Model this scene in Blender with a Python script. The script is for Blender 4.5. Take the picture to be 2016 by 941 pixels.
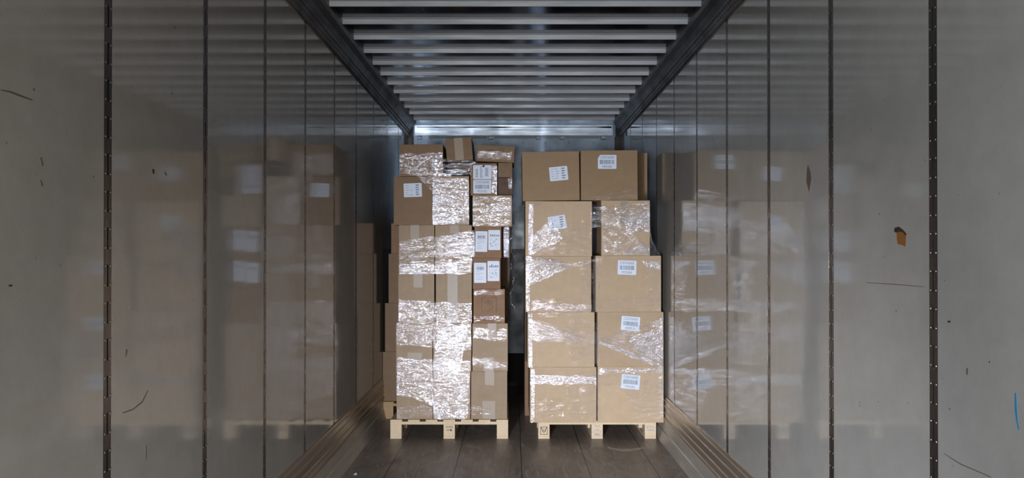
import bpy, bmesh, math, random
from mathutils import Vector, Matrix, noise
random.seed(7)
for o in list(bpy.data.objects): bpy.data.objects.remove(o)
S = bpy.context.scene
C = S.collection
R = math.radians
EYE = 1.54            # camera height above the trailer floor
WL, WR = -1.226, 1.254  # inner faces of the side walls
BACK = 8.98           # front bulkhead of the trailer
OPEN = -2.6           # open rear end, behind the camera

# ---------------------------------------------------------------- camera
cam = bpy.data.cameras.new('camera'); co = bpy.data.objects.new('camera', cam); C.objects.link(co)
co.location = (0, 0, EYE); co.rotation_euler = (R(90.3), 0, 0)
cam.sensor_width = 36; cam.lens = 1500/2016*36
cam.shift_x = -2/2016; cam.shift_y = (29.5 - 1500*math.tan(R(.3)))/2016
cam.clip_start = .05; cam.clip_end = 60
S.camera = co
# ---------------------------------------------------------------- view
S.view_settings.view_transform = 'Standard'
S.view_settings.look = 'None'
S.view_settings.gamma = 1
S.view_settings.use_curve_mapping = False
S.view_settings.exposure = 0.0
# ---------------------------------------------------------------- world and lamps
w = bpy.data.worlds.new('world'); S.world = w; w.use_nodes = True
w.node_tree.nodes['Background'].inputs[0].default_value = (.35, .42, .55, 1)
w.node_tree.nodes['Background'].inputs[1].default_value = .012
def area(name, loc, target, sx, sy, power, col, spread=180):
    l = bpy.data.lights.new(name, 'AREA'); l.shape = 'RECTANGLE'; l.size = sx; l.size_y = sy
    l.energy = power; l.color = col; l.spread = R(spread)
    o = bpy.data.objects.new(name, l); C.objects.link(o); o.location = loc
    o.rotation_euler = (Vector(target)-Vector(loc)).to_track_quat('-Z', 'Y').to_euler()
    return o
area('camera_flash', (-.10, -.15, 1.46), (0, 6, 1.3), .14, .14, 27, (1, .93, .86))
area('work_lamp', (-.85, -.25, .62), (.80, 6.4, -.05), .14, .7, 46, (.84, .89, 1.0), 64)
area('side_fill', (-1.0, -.9, 1.0), (1.25, 3.4, .5), .9, 1.3, 58, (.64, .80, 1.0), 110)  # added fill aimed at the right wall; the trailer has no side opening
area('dock_daylight', (-.4, OPEN+.1, 1.1), (.4, 6, 1.1), 1.5, 1.9, 46, (1, .89, .70))

# ---------------------------------------------------------------- materials
def mat(name, col, rough=.6, metal=0., coat=0., spec=.5):
    m = bpy.data.materials.new(name); m.use_nodes = True
    b = m.node_tree.nodes['Principled BSDF']
    b.inputs['Base Color'].default_value = (*col, 1); b.inputs['Roughness'].default_value = rough
    b.inputs['Metallic'].default_value = metal; b.inputs['Coat Weight'].default_value = coat
    b.inputs['Specular IOR Level'].default_value = spec
    return m
class N:
    def __init__(s, m): s.t = m.node_tree; s.b = s.t.nodes['Principled BSDF']
    def n(s, t, **k):
        x = s.t.nodes.new(t)
        for a, v in k.items(): setattr(x, a, v)
        return x
    def l(s, a, b): s.t.links.new(a, b)
    def coord(s, scale, kind='Object', rot=(0,0,0)):
        c = s.n('ShaderNodeTexCoord'); m = s.n('ShaderNodeMapping')
        m.inputs['Scale'].default_value = scale; m.inputs['Rotation'].default_value = rot
        s.l(c.outputs[kind], m.inputs[0]); return m.outputs[0]
    def noise(s, vec, scale, detail=3, rough=.5, dist=0):
        x = s.n('ShaderNodeTexNoise'); x.inputs['Scale'].default_value = scale
        x.inputs['Detail'].default_value = detail; x.inputs['Roughness'].default_value = rough
        x.inputs['Distortion'].default_value = dist
        s.l(vec, x.inputs['Vector']); return x.outputs['Fac']
    def ramp(s, f, a, b, c0=(0,0,0), c1=(1,1,1)):
        x = s.n('ShaderNodeValToRGB'); e = x.color_ramp.elements
        e[0].position = a; e[1].position = b; e[0].color = (*c0, 1); e[1].color = (*c1, 1)
        s.l(f, x.inputs[0]); return x.outputs[0]
    def mix(s, f, a, b, mode='MIX'):
        x = s.n('ShaderNodeMix', data_type='RGBA', blend_type=mode)
        for i, v in ((0, f), (6, a), (7, b)):
            if isinstance(v, (int, float)): x.inputs[i].default_value = v
            elif isinstance(v, tuple): x.inputs[i].default_value = (*v, 1)
            else: s.l(v, x.inputs[i])
        return x.outputs[2]
    def math(s, op, a, b=0.):
        x = s.n('ShaderNodeMath', operation=op)
        for i, v in ((0, a), (1, b)):
            if isinstance(v, (int, float)): x.inputs[i].default_value = v
            else: s.l(v, x.inputs[i])
        return x.outputs[0]
    def bump(s, h, strength, dist, normal=None):
        x = s.n('ShaderNodeBump'); x.inputs['Strength'].default_value = strength; x.inputs['Distance'].default_value = dist
        s.l(h, x.inputs['Height'])
        if normal: s.l(normal, x.inputs['Normal'])
        return x.outputs[0]

def wall_mat():
    m = mat('glossy_panel', (.2, .185, .16), .05); m.node_tree.nodes['Principled BSDF'].inputs['IOR'].default_value = 1.6; g = N(m)
    v = g.coord((1, 1, 1))
    dirt = g.ramp(g.noise(v, 9, 6, .7), .25, .75, (.235, .222, .200), (.275, .262, .238))
    spk = g.ramp(g.noise(g.coord((1, 1, .7)), 60, 2, .4), .18, .235, (.35, .3, .25), (1, 1, 1))
    g.l(g.mix(1., dirt, spk, 'MULTIPLY'), g.b.inputs['Base Color'])
    wav = g.noise(g.coord((1, 5, .35)), 2.2, 2, .5)
    fine = g.noise(g.coord((1, 30, 2)), 3, 2, .5)
    g.l(g.bump(g.math('ADD', wav, g.math('MULTIPLY', fine, .12)), .10, .0022), g.b.inputs['Normal'])
    rr = g.ramp(g.noise(g.coord((1, 1, 1)), 2.5, 3, .5), .3, .7, (.045,)*3, (.10,)*3)
    g.l(rr, g.b.inputs['Roughness'])
    return m
def metal_mat(name, col, rough, scale=(1, 1, 1), ns=8, var=.3, bs=.1, metal=.9):
    m = mat(name, col, rough, metal); g = N(m)
    f = g.noise(g.coord(scale), ns, 5, .6)
    lo = tuple(c*(1-var) for c in col); hi = tuple(min(1, c*(1+var)) for c in col)
    g.l(g.ramp(f, .3, .7, lo, hi), g.b.inputs['Base Color'])
    g.l(g.ramp(f, .3, .7, (rough*1.25,)*3, (rough*.8,)*3), g.b.inputs['Roughness'])
    g.l(g.bump(f, bs, .004), g.b.inputs['Normal'])
    return m
def carton_mat(name, a, b, cling=0.):
    m = mat(name, a, .62, spec=.3); g = N(m)
    f = g.noise(g.coord((1, 1, 1)), 14, 6, .65)
    base = g.ramp(f, .25, .75, a, b)
    oi = g.n('ShaderNodeObjectInfo')
    base = g.mix(1., base, g.ramp(oi.outputs['Random'], 0, 1, (.88, .86, .84), (1.06, 1.05, 1.04)), 'MULTIPLY')
    g.l(base, g.b.inputs['Base Color'])
    flute = g.noise(g.coord((1, 1, 60)), 3, 1)
    g.l(g.bump(g.math('ADD', f, g.math('MULTIPLY', flute, .3)), .12, .004), g.b.inputs['Normal'])
    if cling:
        g.b.inputs['Coat Weight'].default_value = cling; g.b.inputs['Coat Roughness'].default_value = .2
        a1 = g.noise(g.coord((3, 3, 34), rot=(0, .04, 0)), 2.4, 5, .65, .4)
        a2 = g.noise(g.coord((14, 14, 40), rot=(0, -.12, 0)), 6, 4, .6)
        wt = g.ramp(g.noise(g.coord((1, 1, 2.2)), 3.2, 3, .5), .38, .68, (.12*cling,)*3, (cling,)*3)
        g.l(wt, g.b.inputs['Coat Weight'])
        g.l(g.bump(g.math('ADD', a1, g.math('MULTIPLY', a2, .35)), .9, .010), g.b.inputs['Coat Normal'])
    return m
def film_mat(name, amount, rough, ka, kb, bs, haze, gate=(.35, .65, .47)):
    # thin clear stretch film: see-through, with a wrinkled glossy skin; coordinates run along the strip
    m = bpy.data.materials.new(name); m.use_nodes = True; t = m.node_tree
    t.nodes.remove(t.nodes['Principled BSDF']); 
    class G(N):
        def __init__(s): s.t = t
    g = G(); out = [n for n in t.nodes if n.type == 'OUTPUT_MATERIAL'][0]
    v1 = g.coord(ka, 'UV'); v2 = g.coord(kb, 'UV', (0, 0, .16))
    n1 = g.noise(v1, 1, 2.5, .5, .5); n2 = g.noise(v2, 1, 2, .5, .3)
    h = g.math('ADD', n1, g.math('MULTIPLY', n2, .5))
    bn = g.bump(h, 1., .012*bs)
    tr = g.n('ShaderNodeBsdfTransparent'); tr.inputs[0].default_value = (.985, .985, .985, 1)
    gl = g.n('ShaderNodeBsdfGlossy'); gl.inputs['Color'].default_value = (.93, .93, 1, 1); gl.inputs['Roughness'].default_value = rough
    g.l(bn, gl.inputs['Normal'])
    df = g.n('ShaderNodeBsdfDiffuse'); df.inputs[0].default_value = (.8, .8, .86, 1)
    gate_a = g.ramp(g.noise(v1, .5, 3, .6), gate[0], gate[1], (.12,)*3, (1,)*3)
    gate_b = g.ramp(g.noise(v2, .9, 4, .7, .8), gate[2], gate[2]+.13, (.10,)*3, (1,)*3)
    gate_n = g.math('MULTIPLY', gate_a, gate_b)
    fac = g.math('MULTIPLY', gate_n, amount)
    m1 = g.n('ShaderNodeMixShader'); g.l(fac, m1.inputs[0]); g.l(tr.outputs[0], m1.inputs[1]); g.l(gl.outputs[0], m1.inputs[2])
    m2 = g.n('ShaderNodeMixShader'); g.l(g.math('MULTIPLY', gate_n, haze), m2.inputs[0]); g.l(m1.outputs[0], m2.inputs[1]); g.l(df.outputs[0], m2.inputs[2])
    g.l(m2.outputs[0], out.inputs[0])
    return m
def wood_mat(name, a, b):
    m = mat(name, a, .7, spec=.25); g = N(m)
    f = g.noise(g.coord((30, 2, 30)), 2.2, 6, .6, 1.2); f2 = g.noise(g.coord((1, 1, 1)), 5, 3)
    g.l(g.mix(.35, g.ramp(f, .3, .7, a, b), g.ramp(f2, .3, .7, a, b)), g.b.inputs['Base Color'])
    g.l(g.bump(f, .3, .003), g.b.inputs['Normal']); return m
def floor_mat():
    m = mat('trailer_floor', (.09, .07, .055), .4); g = N(m)
    grain = g.noise(g.coord((9, .8, 1)), 4, 8, .7, .6)
    stain = g.noise(g.coord((1, .6, 1)), 2.6, 6, .65, .8)
    base = g.ramp(grain, .25, .75, (.165, .14, .12), (.31, .265, .235))
    base = g.mix(g.ramp(stain, .38, .62), base, g.mix(.45, base, (.085, .065, .052)))
    # pale rubbed scuffs
    sc = g.noise(g.coord((6, 1.1, 1), rot=(0, 0, .15)), 2.1, 9, .8, 1.5)
    scf = g.mix(1., g.ramp(sc, .50, .60, (0,)*3, (.62,)*3), g.ramp(stain, .44, .56), 'MULTIPLY')
    base = g.mix(scf, base, (.38, .37, .37))
    # plank seams
    c = g.n('ShaderNodeTexCoord'); sx = g.n('ShaderNodeSeparateXYZ'); g.l(c.outputs['Object'], sx.inputs[0])
    fr = g.math('FRACT', g.math('MULTIPLY', g.math('ADD', sx.outputs[0], 5.18), 2.1))
    seam = g.math('LESS_THAN', fr, .014)
    base = g.mix(seam, base, (.03, .024, .02))
    g.l(base, g.b.inputs['Base Color'])
    g.l(g.ramp(stain, .3, .7, (.34,)*3, (.5,)*3), g.b.inputs['Roughness'])
    h = g.math('SUBTRACT', g.math('MULTIPLY', grain, .4), seam)
    g.l(g.bump(h, .35, .003), g.b.inputs['Normal'])
    return m
M = {
 'wall': wall_mat(), 'floor': floor_mat(),
 'post': metal_mat('post_steel', (.15, .13, .12), .26, (1, 4, .5), 6, .25, .05),
 'dark': mat('dark_recess', (.012, .011, .011), .7),
 'screw': metal_mat('screw_steel', (.25, .24, .23), .4, (1, 1, 1), 20, .2, .05),
 'rib': metal_mat('roof_bow_steel', (.36, .37, .38), .5, (.6, 6, 6), 4, .15, .05, .1),
 'roof': metal_mat('roof_skin', (.16, .16, .175), .13, (1, 3, 1), 1.6, .3, .04, 1.),
 'rail': metal_mat('top_rail_steel', (.085, .08, .08), .34, (3, 1.1, 3), 3, .5, .15),
 'header': metal_mat('header_aluminium', (.36, .41, .48), .36, (1, 1, 6), 3, .2, .05),
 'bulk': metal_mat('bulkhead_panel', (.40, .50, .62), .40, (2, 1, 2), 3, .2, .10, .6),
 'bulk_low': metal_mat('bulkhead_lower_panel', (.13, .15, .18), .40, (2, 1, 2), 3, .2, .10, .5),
 'white': mat('white_sealant', (.62, .63, .62), .5),
 'kick': metal_mat('scuff_aluminium', (.42, .37, .32), .30, (1, .2, 8), 3, .3, .05),
 'kick_low': metal_mat('scuff_aluminium_scraped', (.46, .43, .39), .42, (1, .35, 2), 4, .22, .10, .6),
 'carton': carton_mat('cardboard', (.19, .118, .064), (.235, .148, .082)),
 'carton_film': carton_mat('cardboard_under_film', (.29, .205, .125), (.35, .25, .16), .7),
 'carton_pale_shaded': carton_mat('cardboard_pale_shaded', (.235, .152, .082), (.275, .182, .10)),  # top row: weaker lamp light put into a darker cardboard colour
 'carton_pale_lit_film': carton_mat('cardboard_pale_lit_under_film', (.40, .285, .178), (.46, .335, .215), .45),  # lower rows: low lamp's brightness put into the colour, along with film haze
 'carton_red': carton_mat('cardboard_reddish', (.20, .105, .055), (.26, .145, .075), .5),
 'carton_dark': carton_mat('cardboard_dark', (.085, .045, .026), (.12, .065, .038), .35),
 'tape': mat('beige_tape', (.31, .235, .165), .42, spec=.4),
 'label': mat('label_paper', (.60, .64, .73), .45),
 'ink': mat('print_ink', (.14, .17, .21), .6),
 'brown_ink': mat('brown_print', (.075, .045, .025), .6),
 'blue_ink': mat('blue_stamp', (.20, .24, .40), .6),
 'wood': wood_mat('pine', (.56, .42, .27), (.70, .56, .39)),
 'wood_rear': wood_mat('pine_aged', (.36, .23, .12), (.48, .32, .18)),
 'film': film_mat('film_tight', .22, .08, (7, 85, 1), (45, 170, 1), .25, .05),
 'film_crumple': film_mat('film_crumpled', .56, .09, (22, 90, 1), (70, 200, 1), .36, .05, (.34, .58, .485)),
 'film_edge': film_mat('film_edge', .62, .10, (22, 75, 1), (70, 170, 1), .55, .08, (.25, .5, .44)),
 'orange': mat('bare_plywood', (.20, .075, .012), .6),
 'char': mat('dark_stain', (.018, .014, .012), .7),
 'scratch': mat('scratch_brown', (.10, .07, .045), .6),
 'blue': mat('blue_marker', (.015, .16, .30), .5),
}
# ---------------------------------------------------------------- mesh helpers
def obj(name, bm, m, parent=None, loc=None, smooth=False, bevel=0):
    me = bpy.data.meshes.new(name)
    if loc is not None: bmesh.ops.translate(bm, vec=-Vector(loc), verts=bm.verts)
    bm.to_mesh(me); bm.free()
    for x in (m if isinstance(m, (list, tuple)) else [m]): me.materials.append(M[x])
    if smooth:
        for p in me.polygons: p.use_smooth = True
    o = bpy.data.objects.new(name, me); C.objects.link(o)
    if loc is not None: o.location = loc
    if parent: o.parent = parent
    if bevel:
        b = o.modifiers.new('bevel', 'BEVEL'); b.width = bevel; b.segments = 2; b.limit_method = 'ANGLE'; b.angle_limit = R(50)
    return o
def tag(o, label=None, cat=None, group=None, kind=None):
    if label: o['label'] = label
    if cat: o['category'] = cat
    if group: o['group'] = group
    if kind: o['kind'] = kind
    return o
def empty(name, loc, label, cat, group=None):
    o = bpy.data.objects.new(name, None); C.objects.link(o); o.location = loc; o.empty_display_size = .1
    return tag(o, label, cat, group)
def bx(bm, x0, x1, y0, y1, z0, z1, mi=0):
    vs = [bm.verts.new(p) for p in ((x0,y0,z0),(x1,y0,z0),(x1,y1,z0),(x0,y1,z0),(x0,y0,z1),(x1,y0,z1),(x1,y1,z1),(x0,y1,z1))]
    for f in ((3,2,1,0),(4,5,6,7),(0,1,5,4),(1,2,6,5),(2,3,7,6),(3,0,4,7)):
        bm.faces.new([vs[i] for i in f]).material_index = mi
    return vs
def prism(bm, pts, y0, y1, mi=0, closed=True):       # profile in x,z swept along y
    a = [bm.verts.new((x, y0, z)) for x, z in pts]; b = [bm.verts.new((x, y1, z)) for x, z in pts]
    n = len(pts)
    for i in range(n if closed else n-1):
        j = (i+1) % n; bm.faces.new((a[i], b[i], b[j], a[j])).material_index = mi
    if closed:
        bm.faces.new(a).material_index = mi; bm.faces.new(b[::-1]).material_index = mi
    bmesh.ops.recalc_face_normals(bm, faces=bm.faces)
def at(u, v, D):      # photograph measurement -> point on the upright plane at distance D
    return Vector(((u-1010)*D/1500, D, EYE-(v-500)*D/1500))
def on_wall(u, v):    # photograph measurement -> point on a side wall
    X = WR if u > 1010 else WL
    D = 1500*X/(u-1010); return Vector((X, D, EYE-(v-500)*D/1500))

TOPZ = 3.104
PITCH = .730
posts = {'right': [2.274+PITCH*i for i in range(-6, 10)], 'left': [2.305+PITCH*i for i in range(-6, 10)]}
PW = .0225            # half width of a post
# ---------------------------------------------------------------- structure
bm = bmesh.new(); bx(bm, WL-.08, WR+.08, OPEN, BACK+.05, -.06, 0)
floor = tag(obj('floor', bm, 'floor'), 'dark scuffed wooden trailer floor', kind='structure')
bm = bmesh.new(); bx(bm, WL-.08, WR+.08, OPEN, BACK+.05, TOPZ, TOPZ+.03)
tag(obj('ceiling', bm, 'roof'), 'dark metal trailer roof skin', kind='structure')
tn = [0]
def trim(bm, m, label, smooth=False, bevel=0):
    tn[0] += 1
    return tag(obj('trim_%d' % tn[0], bm, m, smooth=smooth, bevel=bevel), label, kind='structure')
walls = {}
for side, X, s in (('left', WL, -1), ('right', WR, 1)):
    bm = bmesh.new()
    ys = [OPEN] + [y for y in posts[side] if OPEN < y < BACK] + [BACK+.04]
    for i in range(len(ys)-1):
        a = ys[i] + (PW if i else 0); b = ys[i+1] - (PW if i < len(ys)-2 else 0)
        bx(bm, min(X, X+s*.008), max(X, X+s*.008), a, b, .05, TOPZ)
    bx(bm, min(X+s*.012, X+s*.07), max(X+s*.012, X+s*.07), OPEN, BACK+.04, 0, TOPZ)   # core behind the skins
    walls[side] = tag(obj('wall_'+side, bm, 'wall', bevel=.0008), 'glossy grey-beige %s side wall of the trailer' % side, kind='structure')
    for k, y in enumerate(p for p in posts[side] if OPEN < p < BACK):
        bm = bmesh.new(); f = X+s*.0002; g = X+s*.0100
        near = y > 1.5 and y < 7.5
        hs = .033; hw = .0032; z = .04
        def quad(y0, y1, z0, z1, xx=f, mi=0):
            vs = [bm.verts.new(p) for p in ((xx, y0, z0), (xx, y1, z0), (xx, y1, z1), (xx, y0, z1))]
            bm.faces.new(vs).material_index = mi
        P = .112; zs = []
        zc = .32 + (.035 if side == 'left' else .02)
        while zc < TOPZ-.05: zs.append(zc); zc += P
        quad(y-PW, y-hw, .04, TOPZ); quad(y+hw, y+PW, .04, TOPZ)
        z0 = .04
        for zc in zs:
            quad(y-hw, y+hw, z0, zc-hs); z0 = zc+hs
            if near:
                for dy in (-1, 1):
                    for dz in (-1, 1):
                        mt = Matrix.Translation((f-s*.0006, y+dy*.0145, zc+dz*.0285)) @ Matrix.Diagonal((.6, 1, 1, 1))
                        r = bmesh.ops.create_uvsphere(bm, u_segments=8, v_segments=5, radius=.0033, matrix=mt)
                        for v in r['verts']:
                            for fc in v.link_faces: fc.material_index = 2
        quad(y-hw, y+hw, z0, TOPZ)
        quad(y-PW, y+PW, .04, TOPZ, g, 1 if side == 'left' else 2)  # right back plates take a paler steel to stand for light on them
        trim(bm, ['post', 'dark', 'screw'], 'slotted dark steel post set between %s wall panels' % side)
    # kick plate
    q = lambda d: X - s*d
    prof = [(.000,0),(.042,0),(.030,.040),(.022,.082),(.022,.086),(.015,.090),(.013,.185),(.022,.190),(.022,.200),(.012,.205),
            (.011,.236),(.017,.239),(.017,.247),(.011,.251),(.011,.292),(.018,.295),(.018,.304),(.011,.308),(.011,.342),(.016,.345),(.016,.352),(.009,.356),(.008,.374),(.0,.376)]
    bm = bmesh.new(); prism(bm, [(q(d), z) for d, z in prof], OPEN, BACK)
    for fc in bm.faces:
        if fc.calc_center_median().z < .188: fc.material_index = 1
    trim(bm, ['kick', 'kick_low'], 'ridged metal scuff plate along the foot of the %s wall' % side)
    # screws along the top edge of the kick plate
    # top rail
    prof = [(0, EYE+1.372), (.012, EYE+1.372), (.020, EYE+1.380), (.026, EYE+1.405), (.040, EYE+1.440), (.058, EYE+1.475), (.082, EYE+1.505), (.092, EYE+1.528), (.092, EYE+1.563), (0, EYE+1.563)]
    bm = bmesh.new(); prism(bm, [(q(d), z) for d, z in prof], OPEN, BACK-.15)
    o = trim(bm, ['rail'], 'steel top rail running along the %s edge of the roof' % side, smooth=False)
    # perforations and bolts of the rail: children
    bm = bmesh.new(); y = 1.5
    while y < 8.75:
        c = Vector((q(.0245), y, EYE+1.396)); bmesh.ops.create_cone(bm, cap_ends=True, segments=8, radius1=.005, radius2=.005, depth=.006, matrix=Matrix.Translation(c) @ Matrix.Rotation(R(90), 4, 'Y'))
        c = Vector((q(.0345), y+.02, EYE+1.424)); bmesh.ops.create_cone(bm, cap_ends=True, segments=8, radius1=.005, radius2=.005, depth=.006, matrix=Matrix.Translation(c) @ Matrix.Rotation(R(90), 4, 'Y'))
        y += .04
    h = obj('rail_holes', bm, 'dark', o); 
# roof bows
ribs = [4.70+.3635*k for k in range(-20, 12)]
for y in ribs:
    if y < OPEN+.1: continue
    bm = bmesh.new()
    x0, x1 = WL+.088, WR-.088
    zb = EYE+1.53
    pts = [(y-.030, TOPZ-.003), (y-.008, TOPZ-.004), (y-.002, zb), (y+.006, zb), (y+.008, TOPZ), (y-.030, TOPZ)]
    a = [bm.verts.new((x0, p, z)) for p, z in pts]; b = [bm.verts.new((x1, p, z)) for p, z in pts]
    for i in range(6): bm.faces.new((a[i], a[(i+1) % 6], b[(i+1) % 6], b[i]))
    bm.faces.new(a); bm.faces.new(b[::-1]); bmesh.ops.recalc_face_normals(bm, faces=bm.faces)
    for xx in (x0-.004, x1+.004):
        bmesh.ops.create_uvsphere(bm, u_segments=8, v_segments=6, radius=.009, matrix=Matrix.Translation((xx, y-.01, zb+.002)))
    trim(bm, 'rib', 'flat grey roof bow crossing the trailer roof')
# front bulkhead
Zr = lambda v: EYE-(v-500)*BACK/1500
bm = bmesh.new(); nx, nz = 24, 40
zlo, zhi = 1.60, Zr(276)
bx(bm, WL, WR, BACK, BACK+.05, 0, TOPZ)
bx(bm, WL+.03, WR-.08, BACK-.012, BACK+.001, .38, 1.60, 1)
g = [[bm.verts.new((WL+.06+(WR-.09-WL-.06)*i/nx, BACK-.014-.022*math.sin(math.pi*min(1, (zlo+(zhi-zlo)*j/nz-1.60)/.75))**2*(.6+.4*math.sin(i*1.1)), zlo+(zhi-zlo)*j/nz)) for j in range(nz+1)] for i in range(nx+1)]
for i in range(nx):
    for j in range(nz): bm.faces.new((g[i][j], g[i+1][j], g[i+1][j+1], g[i][j+1])).smooth = True
bw = tag(obj('wall_front', bm, ['bulk', 'bulk_low']), 'blue-grey metal bulkhead wall at the far end', kind='structure')
bm = bmesh.new()
for x in (-1.0, -.75, -.45, -.18, .12, .38, .66, .95):
    bmesh.ops.create_uvsphere(bm, u_segments=8, v_segments=6, radius=.006, matrix=Matrix.Translation((x, BACK-.016, Zr(281))))
obj('rivets', bm, 'screw', bw)
bm = bmesh.new(); prism(bm, [(WL+.01, 0), (WL+.01, .375), (WR-.01, .375), (WR-.01, 0)], BACK-.03, BACK)
trim(bm, 'dark', 'black scuff board along the foot of the far wall')
bm = bmesh.new()
prism_pts = [(BACK-.055, Zr(257.2)), (BACK-.070, Zr(258.0)), (BACK-.058, Zr(268.0)), (BACK, Zr(268.0)), (BACK, Zr(248)), (BACK-.066, Zr(248))]
a = [bm.verts.new((WL+.075, p, z)) for p, z in prism_pts]; b = [bm.verts.new((WR-.085, p, z)) for p, z in prism_pts]
n = len(prism_pts)
for i in range(n): bm.faces.new((a[i], a[(i+1) % n], b[(i+1) % n], b[i]))
bm.faces.new(a); bm.faces.new(b[::-1]); bmesh.ops.recalc_face_normals(bm, faces=bm.faces)
hd = trim(bm, 'header', 'bright aluminium header beam under the roof at the far end')
bm = bmesh.new(); N_ = 120      # wavy dark sealant bead on the header
prev = None
for i in range(N_+1):
    x = WL+.1+(WR-WL-.2)*i/N_; t = .0035+.014*max(0, noise.noise(Vector((x*3.1, 0, 2))))
    zc = Zr(252); y = BACK-.064
    c = [bm.verts.new((x, y, zc-t)), bm.verts.new((x, y-.006, zc)), bm.verts.new((x, y, zc+t))]
    if prev:
        for k in range(2): bm.faces.new((prev[k], prev[k+1], c[k+1], c[k]))
    prev = c
obj('sealant_bead', bm, 'dark', hd)
bm = bmesh.new()
for u0, u1 in ((843, 958), (973, 1054), (1067, 1100), (1113, 1182)):
    p = at(u0, 270, BACK-.02); r = at(u1, 270, BACK-.02)
    bx(bm, p.x, r.x, BACK-.022, BACK, Zr(272.0), Zr(269.0))
trim(bm, 'white', 'white sealant strips in the slot below the header beam')
bm = bmesh.new()
for u in (965.5, 1060, 1107, 1188, 825):
    p = at(u, 270, BACK-.04); bx(bm, p.x-.028, p.x+.028, BACK-.04, BACK, Zr(275), Zr(268.2))
trim(bm, 'header', 'short pale brackets below the header beam', bevel=.003)
for s, X in ((-1, WL), (1, WR)):       # corner posts
    bm = bmesh.new(); bx(bm, min(X, X-s*.05), max(X, X-s*.05), BACK-.06, BACK, .37, TOPZ)
    bx(bm, min(X-s*.05, X-s*.056), max(X-s*.05, X-s*.056), BACK-.03, BACK, .37, Zr(270))
    trim(bm, 'rail', 'dark corner post at the %s end of the far wall' % ('left' if s < 0 else 'right'))
# wear marks on the walls (children of the wall they belong to)
def mark(side, pts, m, name, label, t=.0008):
    s = -1 if side == 'left' else 1
    bm = bmesh.new(); a = []; b = []
    for u, v in pts:
        p = on_wall(u, v); a.append(bm.verts.new((p.x-s*t, p.y, p.z))); b.append(bm.verts.new((p.x, p.y, p.z)))
    bm.faces.new(a); n = len(a)
    for i in range(n): bm.faces.new((a[i], a[(i+1) % n], b[(i+1) % n], b[i]))
    bmesh.ops.recalc_face_normals(bm, faces=bm.faces)
    o = obj(name, bm, m, walls[side]); o['label'] = label; return o
mark('right', [(1762,448),(1770,446),(1777,452),(1785,460),(1784,468),(1783,486),(1776,482),(1768,481),(1766,470),(1766,459),(1761,454)], 'orange', 'bare_patch', 'torn orange-brown bare patch')
mark('right', [(1761,456),(1762,449),(1770,446.5),(1778,452.5),(1785,460.5),(1783.5,464),(1778,457),(1771,456),(1765,458)], 'char', 'bare_patch_rim', 'dark rim of the bare patch', .0014)
mark('right', [(1591,324),(1596,338),(1598,351),(1593.5,378),(1588,358),(1589,336)], 'scratch', 'diamond_scar', 'brown diamond shaped scar')
mark('right', [(1997,774),(2000,773),(2001,800),(2003,830),(2006,844),(2004,846),(2000,828),(1997,806)], 'blue', 'marker_stroke', 'short blue marker stroke')
mark('right', [(1865,632),(1870,631),(1871,635),(1866,635)], 'char', 'wall_chip', 'small black chip')
mark('right', [(1902,725),(1905,724),(1905,738),(1902,737)], 'scratch', 'wall_chip', 'small brown chip')
mark('left', [(0,176),(20,179),(40,187),(63,196),(62,198),(38,190),(18,182),(0,178)], 'scratch', 'wall_scratch', 'curved dark scratch')
mark('left', [(78,310),(81,310),(84,325),(82,328)], 'scratch', 'wall_chip', 'small brown chip')
mark('left', [(78,354),(80,354),(84,366),(81,367)], 'scratch', 'wall_chip', 'small brown chip')
mark('left', [(17,561),(24,560),(23,564),(18,564)], 'char', 'wall_chip', 'small black chip')
mark('left', [(242,812),(262,805),(280,790),(291,768),(291.6,769),(281,792),(262,807),(242,813.5)], 'scratch', 'wall_scratch', 'curved dark scratch')
mark('left', [(287,877),(288.5,877),(288.5,904),(287,904)], 'scratch', 'wall_scratch', 'short upright scratch')
mark('left', [(248,688),(251,689),(248,702),(247,702)], 'scratch', 'wall_scratch', 'short upright scratch')
mark('left', [(299,333),(303,333),(303,341),(301,343)], 'char', 'wall_chip', 'small dark chip')
mark('left', [(324,337),(327,343),(328,346),(325,343)], 'char', 'wall_chip', 'small dark chip')
mark('right', [(1706,556),(1760,559),(1818,564),(1818,565),(1760,560.4),(1706,557)], 'scratch', 'wall_scratch', 'long fine level scratch')
mark('right', [(1858,892),(1890,912),(1950,938),(1950,939.5),(1890,914),(1858,893)], 'scratch', 'wall_scratch', 'long fine slanted scratch')
for k in range(26):
    side = random.choice(('left', 'right')); u = random.uniform(20, 640) if side == 'left' else random.uniform(1560, 1990); v = random.uniform(40, 900)
    w_ = random.uniform(.6, 1.6); h_ = random.uniform(.8, 4)
    mark(side, [(u,v),(u+w_,v+.4),(u+w_*.8,v+h_),(u-.3,v+h_*.8)], random.choice(('scratch','char')), 'wall_speck', 'tiny dark speck')

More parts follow.
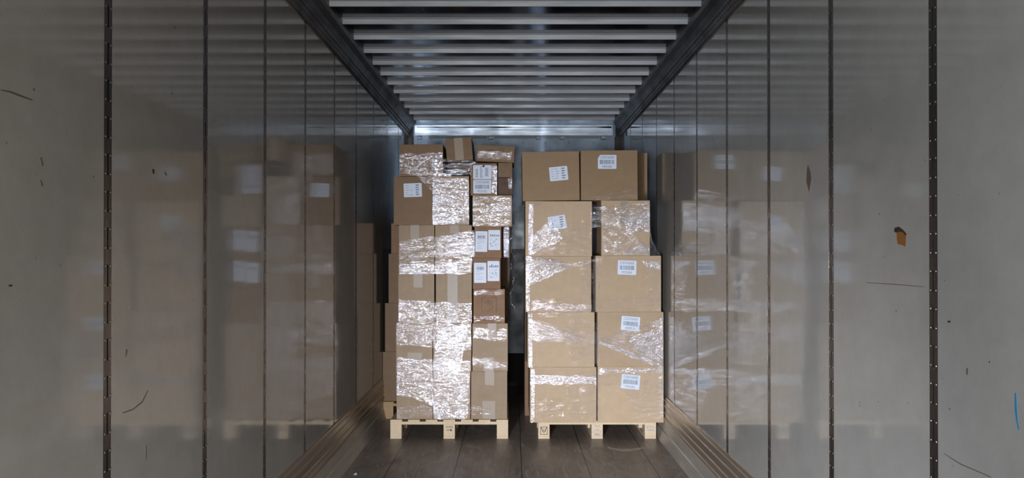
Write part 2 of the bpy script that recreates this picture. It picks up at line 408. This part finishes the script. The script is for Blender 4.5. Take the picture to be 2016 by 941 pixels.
# ---------------------------------------------------------------- lettering
def text_bm(bm, s, cx, cz, width, height, y):
    cu = bpy.data.curves.new('lettering', 'FONT'); cu.body = s; cu.size = 1;  cu.resolution_u = 3
    o = bpy.data.objects.new('lettering', cu); C.objects.link(o)
    dg = bpy.context.evaluated_depsgraph_get(); me = o.evaluated_get(dg).to_mesh()
    xs = [v.co.x for v in me.vertices]; ys = [v.co.y for v in me.vertices]
    ax, bx_, ay, by = min(xs), max(xs), min(ys), max(ys)
    vs = [bm.verts.new((cx+((v.co.x-ax)/(bx_-ax)-.5)*width, y, cz+((v.co.y-ay)/(by-ay)-.5)*height)) for v in me.vertices]
    for p in me.polygons:
        try: bm.faces.new([vs[i] for i in p.vertices])
        except ValueError: pass
    o.evaluated_get(dg).to_mesh_clear(); bpy.data.objects.remove(o); bpy.data.curves.remove(cu)
def rect(bm, x0, x1, z0, z1, y, mi=0):
    vs = [bm.verts.new(p) for p in ((x0,y,z0),(x1,y,z0),(x1,y,z1),(x0,y,z1))]; bm.faces.new(vs).material_index = mi
def barcode(bm, x0, x1, z0, z1, y, seed):
    r = random.Random(seed); x = x0
    while x < x1-.001:
        w_ = r.choice((.0012, .0018, .003, .0042)); rect(bm, x, min(x+w_, x1), z0, z1, y); x += w_+r.choice((.0014, .002, .003))
def add_label(root, x, z, w_, h_, rot, kind, seed, depth_y=0.):
    bm = bmesh.new(); t = .0008
    c = min(w_, h_)*.10
    pts = [(-w_/2+c*.4,-h_/2),(w_/2-c*.4,-h_/2),(w_/2,-h_/2+c*.4),(w_/2,h_/2-c*.4),(w_/2-c*.4,h_/2),(-w_/2+c*(1.6 if seed == 84 else .4),h_/2),(-w_/2,h_/2-c*(2.4 if seed == 84 else .4)),(-w_/2,-h_/2+c*.4)]
    a = [bm.verts.new((p, -t, q)) for p, q in pts]; b = [bm.verts.new((p, 0, q)) for p, q in pts]
    bm.faces.new(a)
    for i in range(8): bm.faces.new((a[i], a[(i+1) % 8], b[(i+1) % 8], b[i]))
    bmesh.ops.recalc_face_normals(bm, faces=bm.faces)
    lab = obj('paper_label', bm, 'label', root); lab.location = (x, -depth_y, z); lab.rotation_euler = (0, -R(rot), 0)
    y = -t-.0004; r = random.Random(seed)
    if kind.startswith('C:'):
        code = kind[2:]
        bm = bmesh.new(); text_bm(bm, 'CONTAINER', 0, h_*.32, w_*.78, h_*.19, y); text_bm(bm, code, 0, -h_*.34, w_*.52, h_*.17, y)
        obj('lettering', bm, 'ink', lab)
        bm = bmesh.new(); barcode(bm, -w_*.39, w_*.39, -h_*.16, h_*.14, y, seed); obj('barcode', bm, 'ink', lab)
    elif kind == 'form':
        bm = bmesh.new()
        for i in range(5):
            zz = h_*(.36-.17*i)
            rect(bm, w_*.16, w_*(.30+r.random()*.08), zz-h_*.045, zz+h_*.03, y)
            rect(bm, -w_*.40, -w_*(.40-r.uniform(.12, .2)), zz-h_*.02, zz, y)
            if r.random() < .7: rect(bm, -w_*.16, -w_*(.16-r.uniform(.08, .2)), zz-h_*.03, zz+.0, y)
        obj('printed_lines', bm, 'ink', lab)
    elif kind == 'slip':      # tall paper with a barcode and text blocks
        bm = bmesh.new(); barcode(bm, -w_*.32, w_*.32, h_*.14, h_*.30, y, seed)
        for zz in (.38, .08, -.02, -.1, -.22, -.32):
            rect(bm, -w_*.35, w_*r.uniform(-.05, .35), h_*zz-.001, h_*zz+.001, y)
        obj('printed_lines', bm, 'ink', lab)
    elif kind == 'slip_dotted':
        bm = bmesh.new()
        for i in range(5): rect(bm, w_*(-.34+.16*i), w_*(-.24+.16*i), h_*.18, h_*r.uniform(.24, .33), y)
        for i in range(26):
            px_, pz_ = r.uniform(-.38, .34)*w_, r.uniform(-.4, .08)*h_; rect(bm, px_, px_+w_*r.uniform(.03, .1), pz_, pz_+h_*r.uniform(.01, .03), y)
        obj('printed_lines', bm, 'ink', lab)
    elif kind == 'side':
        bm = bmesh.new()
        for x0, x1, z0, z1 in ((-.36,-.24,-.36,.22),(.16,.32,-.30,.34)):
            zz = z0
            while zz < z1: rect(bm, w_*x0, w_*x1, h_*zz, h_*(zz+.022), y); zz += r.choice((.035, .05))
        for i in range(12):
            zz = -.4+i*.07; rect(bm, -w_*.12, w_*r.uniform(-.06, .06), h_*zz, h_*(zz+.03), y)
        obj('printed_lines', bm, 'ink', lab)
        bm = bmesh.new(); rect(bm, w_*.02, w_*.12, h_*.36, h_*.5, y-.0003); obj('black_tab', bm, 'char', lab)
    return lab
def carton(u0, v0, u1, v1, D, label, m='carton', depth=.5, roll=0, tapes=(), labels=(), group=None, dy=0, bulge=.004, seed=0):
    a = at(u0, v1, D); b = at(u1, v0, D); W = b.x-a.x; H = b.z-a.z
    cx = (a.x+b.x)/2; cz = (a.z+b.z)/2
    # the thing's origin is the middle of the bottom front edge
    base = Vector((cx, D+dy, cz)) + Matrix.Rotation(-R(roll), 3, 'Y') @ Vector((0, 0, -H/2))
    root = empty('cardboard_box', base, label, 'box', group); root.rotation_euler = (0, -R(roll), 0)
    bm = bmesh.new(); bmesh.ops.create_cube(bm, size=1)
    bmesh.ops.subdivide_edges(bm, edges=bm.edges[:], cuts=7, use_grid_fill=True)
    for v in bm.verts:
        x, y, z = v.co*2     # -1..1
        v.co = Vector((x*W/2, (y+1)*depth/2, (z+1)*H/2))
        e = (1-x*x)*(1-z*z)
        nn = noise.noise(Vector((x*1.3+seed*3.1+u0*.37, z*1.3, v0*.21)))
        if y < -.99: v.co.y += (-bulge*.6+nn*.004)*e
        e2 = (1-y*y)*(1-z*z)
        if abs(x) > .99: v.co.x += math.copysign((bulge*.5)*e2, x)*.4
        if z > .99: v.co.z -= .002*(1-x*x)*abs(nn)
    obj('carton', bm, m, root, bevel=.0025)
    def loc(u, v):
        p = at(u, v, D); q = Matrix.Rotation(R(roll), 3, 'Y') @ (Vector((p.x, 0, p.z))-Vector((base.x, 0, base.z))); return q.x, q.z
    for t in tapes:
        p = loc(t[0], t[3]); q = loc(t[2], t[1])
        cxx = (p[0]+q[0])/2; tw = abs((t[2]-t[0])*D/1500)/2
        z0, z1 = max(.0005, p[1]), min(H-.0005, q[1])
        if t[1] <= v0+1: z1 = H+.0003
        bm = bmesh.new(); k = 8; col = []
        for i in range(k+1):
            z = z0+(z1-z0)*i/k; zz = z/H*2-1; yy = -bulge*.6-.0016
            jag = random.uniform(0, .004) if i == 0 else 0
            col.append((bm.verts.new((cxx-tw, yy, z+jag)), bm.verts.new((cxx+tw, yy, z-jag*.5))))
        for i in range(k): bm.faces.new((col[i][0], col[i][1], col[i+1][1], col[i+1][0]))
        if t[1] <= v0+1:      # the tape carries on over the top edge
            e = (bm.verts.new((cxx-tw, .03, H+.0005)), bm.verts.new((cxx+tw, .03, H+.0005))); bm.faces.new((col[-1][0], col[-1][1], e[1], e[0]))
        obj('tape_strip', bm, 'tape', root)
    for i, (u, v, w_, h_, rot, kind) in enumerate(labels):
        x, z = loc(u, v)
        lab = add_label(root, x, z, w_*D/1500, h_*D/1500, rot-roll, kind, 84 if kind == 'C:M84284' else int(u0+i*13+v0), bulge*.6+.0028)
    return root
def printing(root, fn, m='brown_ink', name='printing'):
    bm = bmesh.new(); fn(bm); return obj(name, bm, m, root)

# ---------------------------------------------------------------- pallets
def pallet(cx, y0, W, depth, label, m='wood', marks=(), group='wooden pallets'):
    root = empty('wooden_pallet', (cx, y0, 0), label, 'pallet', group)
    bwid = .094
    xs = (-W/2+bwid/2, 0, W/2-bwid/2)
    for x in xs:
        bm = bmesh.new(); bx(bm, x-bwid/2, x+bwid/2, 0, depth, 0, .018); obj('bottom_board', bm, m, root, bevel=.0012)
        for y in (0, depth/2-.06, depth-.12):
            bm = bmesh.new(); bx(bm, x-bwid/2, x+bwid/2, y+.001, y+.12, .018, .118); obj('block', bm, m, root, bevel=.0015)
    for y in (0, depth/2-.05, depth-.10):
        bm = bmesh.new(); bx(bm, -W/2, W/2, y, y+.10, .118, .142); obj('cross_board', bm, m, root, bevel=.0012)
    n = 7; bw_ = .098; 
    for i in range(n):
        x = -W/2+bw_/2+(W-bw_)*i/(n-1)
        k = .118 if i in (0, n-1) else bw_
        bm = bmesh.new(); bx(bm, x-bw_/2, x+bw_/2, 0, depth, .142, .158); obj('deck_board', bm, m, root, bevel=.0012)
    for (x, s1, mk, style) in marks:
        bm = bmesh.new(); y = -.0006
        if style == 'text':
            for k, line in enumerate(s1): text_bm(bm, line, xs[x], .098-k*.026, .062, .017, y)
        elif style == 'stamp':
            for t in (0,): 
                rect(bm, xs[x]-.030, xs[x]+.030, .034, .038, y); rect(bm, xs[x]-.030, xs[x]+.030, .096, .100, y)
                rect(bm, xs[x]-.030, xs[x]-.026, .034, .100, y); rect(bm, xs[x]+.026, xs[x]+.030, .034, .100, y)
                for sgn in (-1, 1):
                    for k in range(4):
                        c = Vector((xs[x]+sgn*(.004+.004*k), y, .055+.010*k))
                        v = [bm.verts.new(c+Vector((0,0,0))), bm.verts.new(c+Vector((sgn*.010,0,.004))), bm.verts.new(c+Vector((sgn*.008,0,.012))), bm.verts.new(c+Vector((0,0,.007)))]
                        bm.faces.new(v)
                rect(bm, xs[x]-.0015, xs[x]+.0015, .044, .090, y)
        elif style == 'oval':
            text_bm(bm, s1[0], xs[x], .104, .045, .014, y)
            for k in range(24):
                a0, a1 = k*math.tau/24, (k+1)*math.tau/24
                v = [bm.verts.new((xs[x]+.030*math.cos(a0), y, .058+.020*math.sin(a0))), bm.verts.new((xs[x]+.030*math.cos(a1), y, .058+.020*math.sin(a1))), bm.verts.new((xs[x]+.027*math.cos(a1), y, .058+.017*math.sin(a1))), bm.verts.new((xs[x]+.027*math.cos(a0), y, .058+.017*math.sin(a0)))]
                bm.faces.new(v)
            rect(bm, xs[x]-.002, xs[x]+.002, .05, .066, y); rect(bm, xs[x]-.025, xs[x]+.025, .030, .036, y)
        obj('stamp_mark', bm, mk, root)
    return root
pallet((884.5-1010)*6.36/1500, 6.36, .982, .76, 'pale pine pallet under the left stack of mixed boxes', 'wood',
       [(1, ('42440', '4'), 'brown_ink', 'text'), (2, ('', ), 'brown_ink', 'box')][:1])
pallet((1175.5-1010)*6.36/1500, 6.36, .982, .76, 'pale pine pallet under the right stack of large boxes', 'wood',
       [(0, '', 'brown_ink', 'stamp'), (1, ('1ML5',), 'blue_ink', 'oval'), (2, ('BATTON', 'TIMMS'), 'blue_ink', 'text')])
pallet(-1.213+.491, 7.13, .982, .76, 'aged brown pallet behind, against the left wall', 'wood_rear')

# ---------------------------------------------------------------- left stack
L = 6.38
GL = 'mixed cardboard boxes of the left stack'
def lc(u0, v0, u1, v1, label, m='carton_film', **k): return carton(u0, v0, u1, v1, L, label, m, group=GL, **k)
# lowest two rows
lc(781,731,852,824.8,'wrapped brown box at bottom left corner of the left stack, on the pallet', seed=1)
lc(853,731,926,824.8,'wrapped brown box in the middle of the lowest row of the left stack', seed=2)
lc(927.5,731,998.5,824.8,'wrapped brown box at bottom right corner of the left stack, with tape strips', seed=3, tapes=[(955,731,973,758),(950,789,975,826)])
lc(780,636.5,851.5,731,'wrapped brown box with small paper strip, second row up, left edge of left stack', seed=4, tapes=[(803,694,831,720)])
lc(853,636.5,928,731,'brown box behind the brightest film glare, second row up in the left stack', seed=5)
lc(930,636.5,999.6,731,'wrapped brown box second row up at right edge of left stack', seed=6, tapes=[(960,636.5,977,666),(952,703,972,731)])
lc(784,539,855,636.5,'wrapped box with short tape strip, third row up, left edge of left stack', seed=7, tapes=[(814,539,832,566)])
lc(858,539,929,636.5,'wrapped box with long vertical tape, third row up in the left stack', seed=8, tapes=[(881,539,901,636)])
r = lc(932,569,994,636.5,'small orange-brown box with faint printing, below the boxes with paired papers', 'carton_red', seed=9)
def pr(bm):
    for x0, x1, z0, z1 in ((-.062,-.058,.09,.22),(.058,.062,.09,.22),(-.058,-.02,.217,.221),(.02,.058,.217,.221),(-.030,-.026,.12,.19),(.026,.030,.12,.19),(-.012,-.006,.10,.20),(.004,.010,.11,.19),(-.045,.05,.045,.049),(-.045,.02,.03,.034)): rect(bm, x0, x1, z0, z1, -.0042)
printing(r, pr)
lc(785,443,855,539,'wrapped box with tape top and bottom, fourth row up, left edge of left stack', seed=10, tapes=[(808,443,825,474),(808,500,829,539)])
lc(856.5,443,929,539,'wrapped box left of the paired papers, fourth row up in left stack', seed=11, tapes=[(886,443,903,460),(881,514,905,539)])
lc(931,508,985.5,569,'small reddish box with two white papers, lower of the two such boxes', 'carton_red', seed=12, labels=[(945.5,537,24,39.5,0,'slip'),(971.5,533.5,23.5,39.5,0,'slip_dotted')])
lc(934,446,987,508,'small reddish box with two white papers, upper of the two such boxes', 'carton_red', seed=13, labels=[(947.8,475.5,23.5,40.5,-1,'slip'),(973,472.5,23.5,39.5,0,'slip_dotted')])
lc(775,347.5,851,443,'brown box with white form label and no film, left side of the left stack', 'carton', seed=14, labels=[(812.8,374.3,35.5,27,2,'form')])
lc(852,346.5,923.5,443,'box under dazzling crumpled film beside the box with form label', seed=15)
lc(930.5,384.5,1008,446,'wide wrapped box below the barcode label box in left stack', seed=16)
lc(926,321,978,384.5,'small box with large CONTAINER M101952 label near top of left stack', 'carton_red', seed=17, labels=[(949.5,339,36,27.5,0,'side'),(949.5,367.5,35.5,27,0,'C:M101952')])
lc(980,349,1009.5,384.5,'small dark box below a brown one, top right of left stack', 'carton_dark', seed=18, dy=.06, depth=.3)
lc(981,320.2,1008.5,349,'small plain brown box under the tilted printed box', 'carton', seed=19, depth=.35)
lc(786.6,284,872,347,'brown box at top left corner of left stack, half wrapped in glittering film', 'carton', seed=20)
r = lc(938.3,286.3,1012.8,318.6,'flat tilted box with round printed emblem, top right of left stack', 'carton', seed=21, roll=-2.6, depth=.4)
def pr(bm):
    Wd = 74.5*L/1500; H = 32.3*L/1500
    cx, cz = Wd*.15, H*.70; 
    for k in range(28):
        a0, a1 = k*math.tau/28, (k+1)*math.tau/28
        for r0, r1 in ((.020, .023), (.010, .0125)):
            v = [bm.verts.new((cx+r_*math.cos(a_), -.0042, cz+r_*math.sin(a_))) for r_, a_ in ((r0,a0),(r1,a0),(r1,a1),(r0,a1))]; bm.faces.new(v)
    for k in range(5): rect(bm, -.072+k*.012, -.064+k*.012, H*.62, H*.62+.012+(k % 2)*.003, -.0042)
printing(r, pr)
lc(878.0,271.2,929.5,316.2,'tilted brown box with wide pale tape, topmost in the left stack', 'carton', seed=22, roll=4.6, tapes=[(895,271.2,912,316)], depth=.45)
carton(880,326,925,347,6.69,'box with shade put into its dark colour, below the topmost tilted box','carton_dark',depth=.35,group=GL)  # dark cardboard colour stands in for the shaded gap here
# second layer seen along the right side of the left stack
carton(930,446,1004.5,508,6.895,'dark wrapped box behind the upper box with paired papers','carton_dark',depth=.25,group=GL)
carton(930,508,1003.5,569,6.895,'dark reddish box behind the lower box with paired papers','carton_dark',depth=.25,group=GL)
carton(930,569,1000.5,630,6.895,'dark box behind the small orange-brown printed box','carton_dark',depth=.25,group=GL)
# ---------------------------------------------------------------- pallet against the left wall, behind
GR = 'boxes behind against the left wall'
B = 7.16
zb = 500+1500*(EYE-.158)/B
hb = (zb-443)/4.0
for k, (u0, t) in enumerate(((753.6,'lowest plain box behind, against the left wall'),(758,'second plain box up, behind against the left wall'),(765,'third box up, behind against the left wall'),(770,'topmost wrapped reddish box behind, against the left wall'))):
    v1 = zb-(0, 97, 193, 290)[k]; v0 = zb-(97, 193, 290, 350)[k]
    carton(u0, v0, u0+95, v1, B, t, 'carton_red' if k == 3 else 'carton', depth=.5, group=GR)
# ---------------------------------------------------------------- right stack
RD = 6.25
GRS = 'large cardboard boxes of the right stack'
def rc(u0, v0, u1, v1, label, m='carton_pale_lit_film', D=RD, depth=.74, **k): return carton(u0, v0, u1, v1, D, label, m, group=GRS, depth=depth, **k)
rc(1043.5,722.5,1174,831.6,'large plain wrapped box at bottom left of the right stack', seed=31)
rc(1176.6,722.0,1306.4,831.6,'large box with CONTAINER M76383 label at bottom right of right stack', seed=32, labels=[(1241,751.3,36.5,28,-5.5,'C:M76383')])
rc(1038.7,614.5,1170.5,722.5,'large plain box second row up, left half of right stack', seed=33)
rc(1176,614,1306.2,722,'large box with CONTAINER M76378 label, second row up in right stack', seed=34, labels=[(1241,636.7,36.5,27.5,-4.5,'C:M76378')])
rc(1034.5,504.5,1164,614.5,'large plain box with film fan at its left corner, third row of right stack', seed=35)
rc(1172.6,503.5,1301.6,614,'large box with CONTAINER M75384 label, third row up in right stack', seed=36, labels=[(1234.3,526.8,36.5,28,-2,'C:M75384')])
rc(1034.5,396,1165.5,504.5,'large wrapped box with tilted form label, fourth row of right stack', seed=37, labels=[(1097,438.3,34.5,27,9,'form')])
rc(1183.7,394.5,1279.5,503.5,'narrower box under bright film at the right, fourth row of right stack', seed=38, tapes=[(1222,394.5,1236,440)])
rc(1028.2,298,1140.8,394.9,'unwrapped box with tilted form label, top left of right stack', 'carton_pale_shaded', seed=39, roll=.9, depth=.5, labels=[(1099.8,341.8,36,27.5,5.5,'form')])
rc(1143.6,295.6,1255.5,394.2,'unwrapped box with CONTAINER M84284 label, top of right stack', 'carton_pale_shaded', seed=40, roll=.3, depth=.45, labels=[(1195.3,318.7,36.5,27.5,0,'C:M84284')])
rc(1185,301,1274.5,401.5,'box behind, showing past the right edge of the top labelled box', 'carton_pale_shaded', D=6.74, depth=.25, seed=41)
GF = 'tall boxes standing behind the right stack'
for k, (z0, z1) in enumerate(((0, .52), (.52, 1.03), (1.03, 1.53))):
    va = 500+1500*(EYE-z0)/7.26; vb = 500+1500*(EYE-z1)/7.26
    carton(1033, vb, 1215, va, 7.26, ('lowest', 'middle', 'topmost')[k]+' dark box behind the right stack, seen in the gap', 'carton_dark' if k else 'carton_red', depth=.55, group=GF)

# ---------------------------------------------------------------- stretch film
class Film:
    def __init__(s, name, label, D, loc):
        s.bms = {}; s.D = D; s.name = name; s.label = label; s.loc = Vector(loc)
    def quad(s, pts, kind, off=.012, wr=.004, D=None, seg=.012):
        rough_fold = (.0055 if kind == 'film_crumple' else .0025) if s.loc.x > 0 else .002
        D = (D or s.D)-off
        if True:
            b = bmesh.new(); uv_ = b.loops.layers.uv.new('UVMap'); s.bms[(kind, len(s.bms))] = (b, uv_)
        bm, uv = b, uv_
        P = [at(u, v, D) for u, v in pts]
        lu = max((P[1]-P[0]).length, (P[2]-P[3]).length); lv = max((P[3]-P[0]).length, (P[2]-P[1]).length)
        nu, nv = max(2, int(lu/seg)), max(2, int(lv/seg)); su, sv = random.uniform(0, 9), random.uniform(0, 9)
        g = []
        for i in range(nu+1):
            row = []
            for j in range(nv+1):
                a, b = i/nu, j/nv
                p = P[0].lerp(P[1], a).lerp(P[3].lerp(P[2], a), b)
                e = min(1, 8*min(b, 1-b)+.0)
                n1 = noise.noise(Vector((a*lu*9+su, b*lv*34+sv, 1))); n2 = noise.noise(Vector((a*lu*30+su, b*lv*70+sv, 5)))
                n3 = noise.noise(Vector((a*lu*16+su, b*lv*60+sv, 9)))
                p = p+Vector((0, (n1*wr+n2*wr*.35+n3*rough_fold), (n2*.004+noise.noise(Vector((a*lu*12+su, sv+round(b)*5, 3)))*.016)*(1-e)))
                row.append((bm.verts.new(p), (a*lu+su, b*lv+sv)))
            g.append(row)
        for i in range(nu):
            for j in range(nv):
                c = (g[i][j], g[i+1][j], g[i+1][j+1], g[i][j+1])
                f = bm.faces.new([x[0] for x in c]); f.smooth = True
                for lp, x in zip(f.loops, c): lp[uv].uv = x[1]
    def done(s):
        root = empty(s.name, s.loc, s.label, 'plastic film')
        names = {'film': 'tight_film', 'film_crumple': 'crumpled_film', 'film_edge': 'film_edge'}
        for k, (bm, uv) in s.bms.items():
            bmesh.ops.translate(bm, vec=-s.loc, verts=bm.verts)
            obj(names[k[0]], bm, k[0], root)
F = Film('stretch_film', 'clear stretch film wound around the left stack of mixed boxes', L, (-.53, 6.36, .16))
c_, t_, e_ = 'film_crumple', 'film', 'film_edge'
F.quad([(787,303),(871,299),(872.5,346),(786,341)], c_)
F.quad([(815,341),(850,341),(905,400),(870,395)], t_, .016)
F.quad([(851.5,348),(923.5,352),(923.5,442),(851.5,441)], c_)
F.quad([(851,380),(890,395),(905,436),(851,440)], c_, .02)
F.quad([(872,312),(936,316),(936,322),(872,318)], t_, .02)
F.quad([(872,320),(928,320),(928,346),(872,346)], t_, .01)
F.quad([(941,296),(1008,299.5),(1006,316),(939,313)], t_, .016)
F.quad([(968,325),(978.5,327),(978.5,382),(968,378)], e_)
F.quad([(1000,352),(1008,350),(1008,372),(1001,370)], c_, .0)
F.quad([(931,386),(1007,386),(1006,445),(931,445)], t_)
F.quad([(965,402),(1007,393),(1006,424),(965,428)], c_, .016)
F.quad([(786,474),(935,455),(935,507),(786,512)], t_)
F.quad([(858,468),(934,453),(935,507),(868,502)], c_, .016)
F.quad([(785,513),(930,509),(929,539),(785,540)], t_)
F.quad([(786,520),(900,520),(900,538),(786,539)], c_, .016)
F.quad([(785,590),(929,597),(929,635),(785,637)], c_)
F.quad([(780,637),(928,637),(928,690),(780,678)], c_)
F.quad([(865,645),(922,640),(905,735),(850,728)], c_, .018)
F.quad([(781,704),(853,709),(853,798),(781,776)], c_)
F.quad([(853,709),(926,712),(925,770),(853,770)], c_)
F.quad([(781,800),(926,795),(996,812),(781,824)], t_)
F.quad([(932,642),(998,650),(998,672),(932,668)], t_)
F.quad([(930,700),(999,714),(999,728),(930,722)], t_)
F.quad([(933,572),(993,572),(993,580),(933,582)], t_)
F.quad([(933,622),(993,624),(993,632),(933,632)], t_)
F.quad([(991,447),(1003,447),(1001,505),(992,507)], e_, .0, D=6.42)
F.quad([(850,770),(926,770),(920,824),(855,824)], c_, .02)
F.done()
# loose strand of film hanging at the right edge of the left stack
bm = bmesh.new(); uv = bm.loops.layers.uv.new('UVMap'); prev = None
for i in range(60):
    v = 440+i*2.9; u = 1006+3.2*math.sin(i*.35)+2*math.sin(i*.9)+(1.5 if i > 30 else 0)
    p = at(u, v, 6.42); q = at(u+1.6+.9*math.sin(i*.7), v, 6.42); q.y += .01*math.sin(i*1.3); mmid = (p+q)/2+Vector((0, -.006, 0))
    cur = (bm.verts.new(p), bm.verts.new(mmid), bm.verts.new(q))
    if prev:
        for k in range(2):
            f = bm.faces.new((prev[k], prev[k+1], cur[k+1], cur[k])); f.smooth = True
            for lp, x in zip(f.loops, ((k*.004, i*.01), (k*.004+.004, i*.01), (k*.004+.004, i*.01+.01), (k*.004, i*.01+.01))): lp[uv].uv = x
    prev = cur
tag(obj('film_strand', bm, 'film_edge', loc=(-.01, 6.42, 1.0)), 'twisted loose strand of film hanging in the gap between stacks', 'plastic film')

F = Film('stretch_film', 'clear stretch film wound around the right stack of large boxes', RD, (.67, 6.25, .16))
F.quad([(1144,391),(1253,371),(1256,393.5),(1150,394.5)], t_)
F.quad([(1041,402),(1050,401),(1049,500),(1040,495)], e_)
F.quad([(1050,401),(1075,400),(1062,404),(1050,406)], c_)
F.quad([(1040,470),(1085,430),(1110,470),(1040,504)], e_)
F.quad([(1050,455),(1165,430),(1165,500),(1045,503)], t_, .016)
F.quad([(1162,408),(1279,398),(1279,440),(1162,448)], c_, .02)
F.quad([(1200,420),(1280,402),(1280,455),(1220,462)], c_, .016)
F.quad([(1213,470),(1240,455),(1279,490),(1200,503)], c_, .014)
F.quad([(1225,432),(1279,415),(1279,452),(1235,458)], e_, .022)
F.quad([(1262,480),(1279,486),(1278,501),(1225,501)], e_, .02)
F.quad([(1183,430),(1215,430),(1215,500),(1190,500)], c_)
F.quad([(1279,440),(1282,470),(1301,503),(1279,503)], t_, -.004)
F.quad([(1035,505),(1090,510),(1130,522),(1037,566)], e_)
F.quad([(1035,520),(1043,520),(1043,612),(1036,612)], e_)
F.quad([(1125,520),(1200,503),(1200,507),(1130,526)], c_, .018)
F.quad([(1036,588),(1170,596),(1300,590),(1300,613),(1036,613)][:1]+[(1300,588),(1300,613),(1036,613)], t_)
F.quad([(1055,596),(1165,600),(1165,612),(1045,610)], c_, .018)
F.quad([(1264,516),(1300,512),(1300,530),(1275,528)], e_, .02)
F.quad([(1270,530),(1301,512),(1301,600),(1280,600)], t_, .016)
F.quad([(1040,617),(1048,617),(1048,722),(1041,722)], e_)
F.quad([(1042,625),(1175,660),(1175,676),(1048,674)], t_)
F.quad([(1045,628),(1150,664),(1150,674),(1050,672)], c_, .018)
F.quad([(1176,668),(1306,622),(1306,728),(1176,676)], c_)
F.quad([(1235,668),(1304,640),(1305,716),(1260,696)], e_, .020)
F.quad([(1178,676),(1306,728),(1306,719),(1180,668)], e_, .02)
F.quad([(1296,625),(1303,622),(1303,650),(1297,655)], e_, .022)
F.quad([(1060,616),(1174,608),(1174,617),(1060,626)], t_, .02)
F.quad([(1176,730),(1306,726),(1306,760),(1176,758)], t_)
F.quad([(1044,738),(1174,740),(1174,756),(1044,757)], e_, .014)
F.quad([(1178,727),(1304,724),(1304,733),(1178,735)], e_, .014)
F.quad([(1296,740),(1305,740),(1305,822),(1298,822)], c_, .02)
F.quad([(1045,726),(1053,726),(1052,830),(1046,831)], e_)
F.quad([(1055,785),(1110,785),(1110,818),(1055,822)], t_)
F.quad([(1140,512),(1185,512),(1180,585),(1145,590)], t_, .02)
F.quad([(1110,735),(1182,730),(1182,828),(1120,828)], t_, .018)
F.quad([(1120,616),(1182,640),(1182,716),(1120,718)], t_, .02)
F.quad([(1230,770),(1306,750),(1306,825),(1250,825)], t_, .018)
F.done()
# ---------------------------------------------------------------- scraps on the floor
def floor_at(u, v): D = 1500*EYE/(v-500); return Vector(((u-1010)*D/1500, D, 0))
bm = bmesh.new(); uv = bm.loops.layers.uv.new('UVMap'); a = []; b = []
c0 = floor_at(1230, 885)
for i in range(21):
    t = -1+i*.1
    p = floor_at(1232+37*t, 889-8*t*t); q = floor_at(1232+36*t, 889-8*t*t-3.2*(1-t*t)-.3)
    a.append(bm.verts.new(p+Vector((0, 0, .002)))); b.append(bm.verts.new(q+Vector((0, 0, .006+.006*(1-t*t)))))
for i in range(20):
    f = bm.faces.new((a[i], a[i+1], b[i+1], b[i]))
    for lp in f.loops: lp[uv].uv = (lp.vert.co.x, lp.vert.co.y)
tag(obj('film_scrap', bm, 'film_edge', loc=c0), 'crescent of clear film lying on the floor before the right pallet', 'plastic scrap')
bm = bmesh.new(); p = floor_at(700, 934)
vs = [bm.verts.new(p+Vector(d)) for d in ((-.012,0,.001),(.010,-.004,.001),(.012,.012,.003),(0,.02,.008),(-.010,.012,.002))]; bm.faces.new(vs)
r_ = bmesh.ops.extrude_face_region(bm, geom=bm.faces[:]); bmesh.ops.translate(bm, vec=(0,0,.002), verts=[x for x in r_['geom'] if isinstance(x, bmesh.types.BMVert)])
tag(obj('paper_scrap', bm, 'white', loc=p), 'tiny white scrap on the floor near the left scuff plate', 'paper scrap')
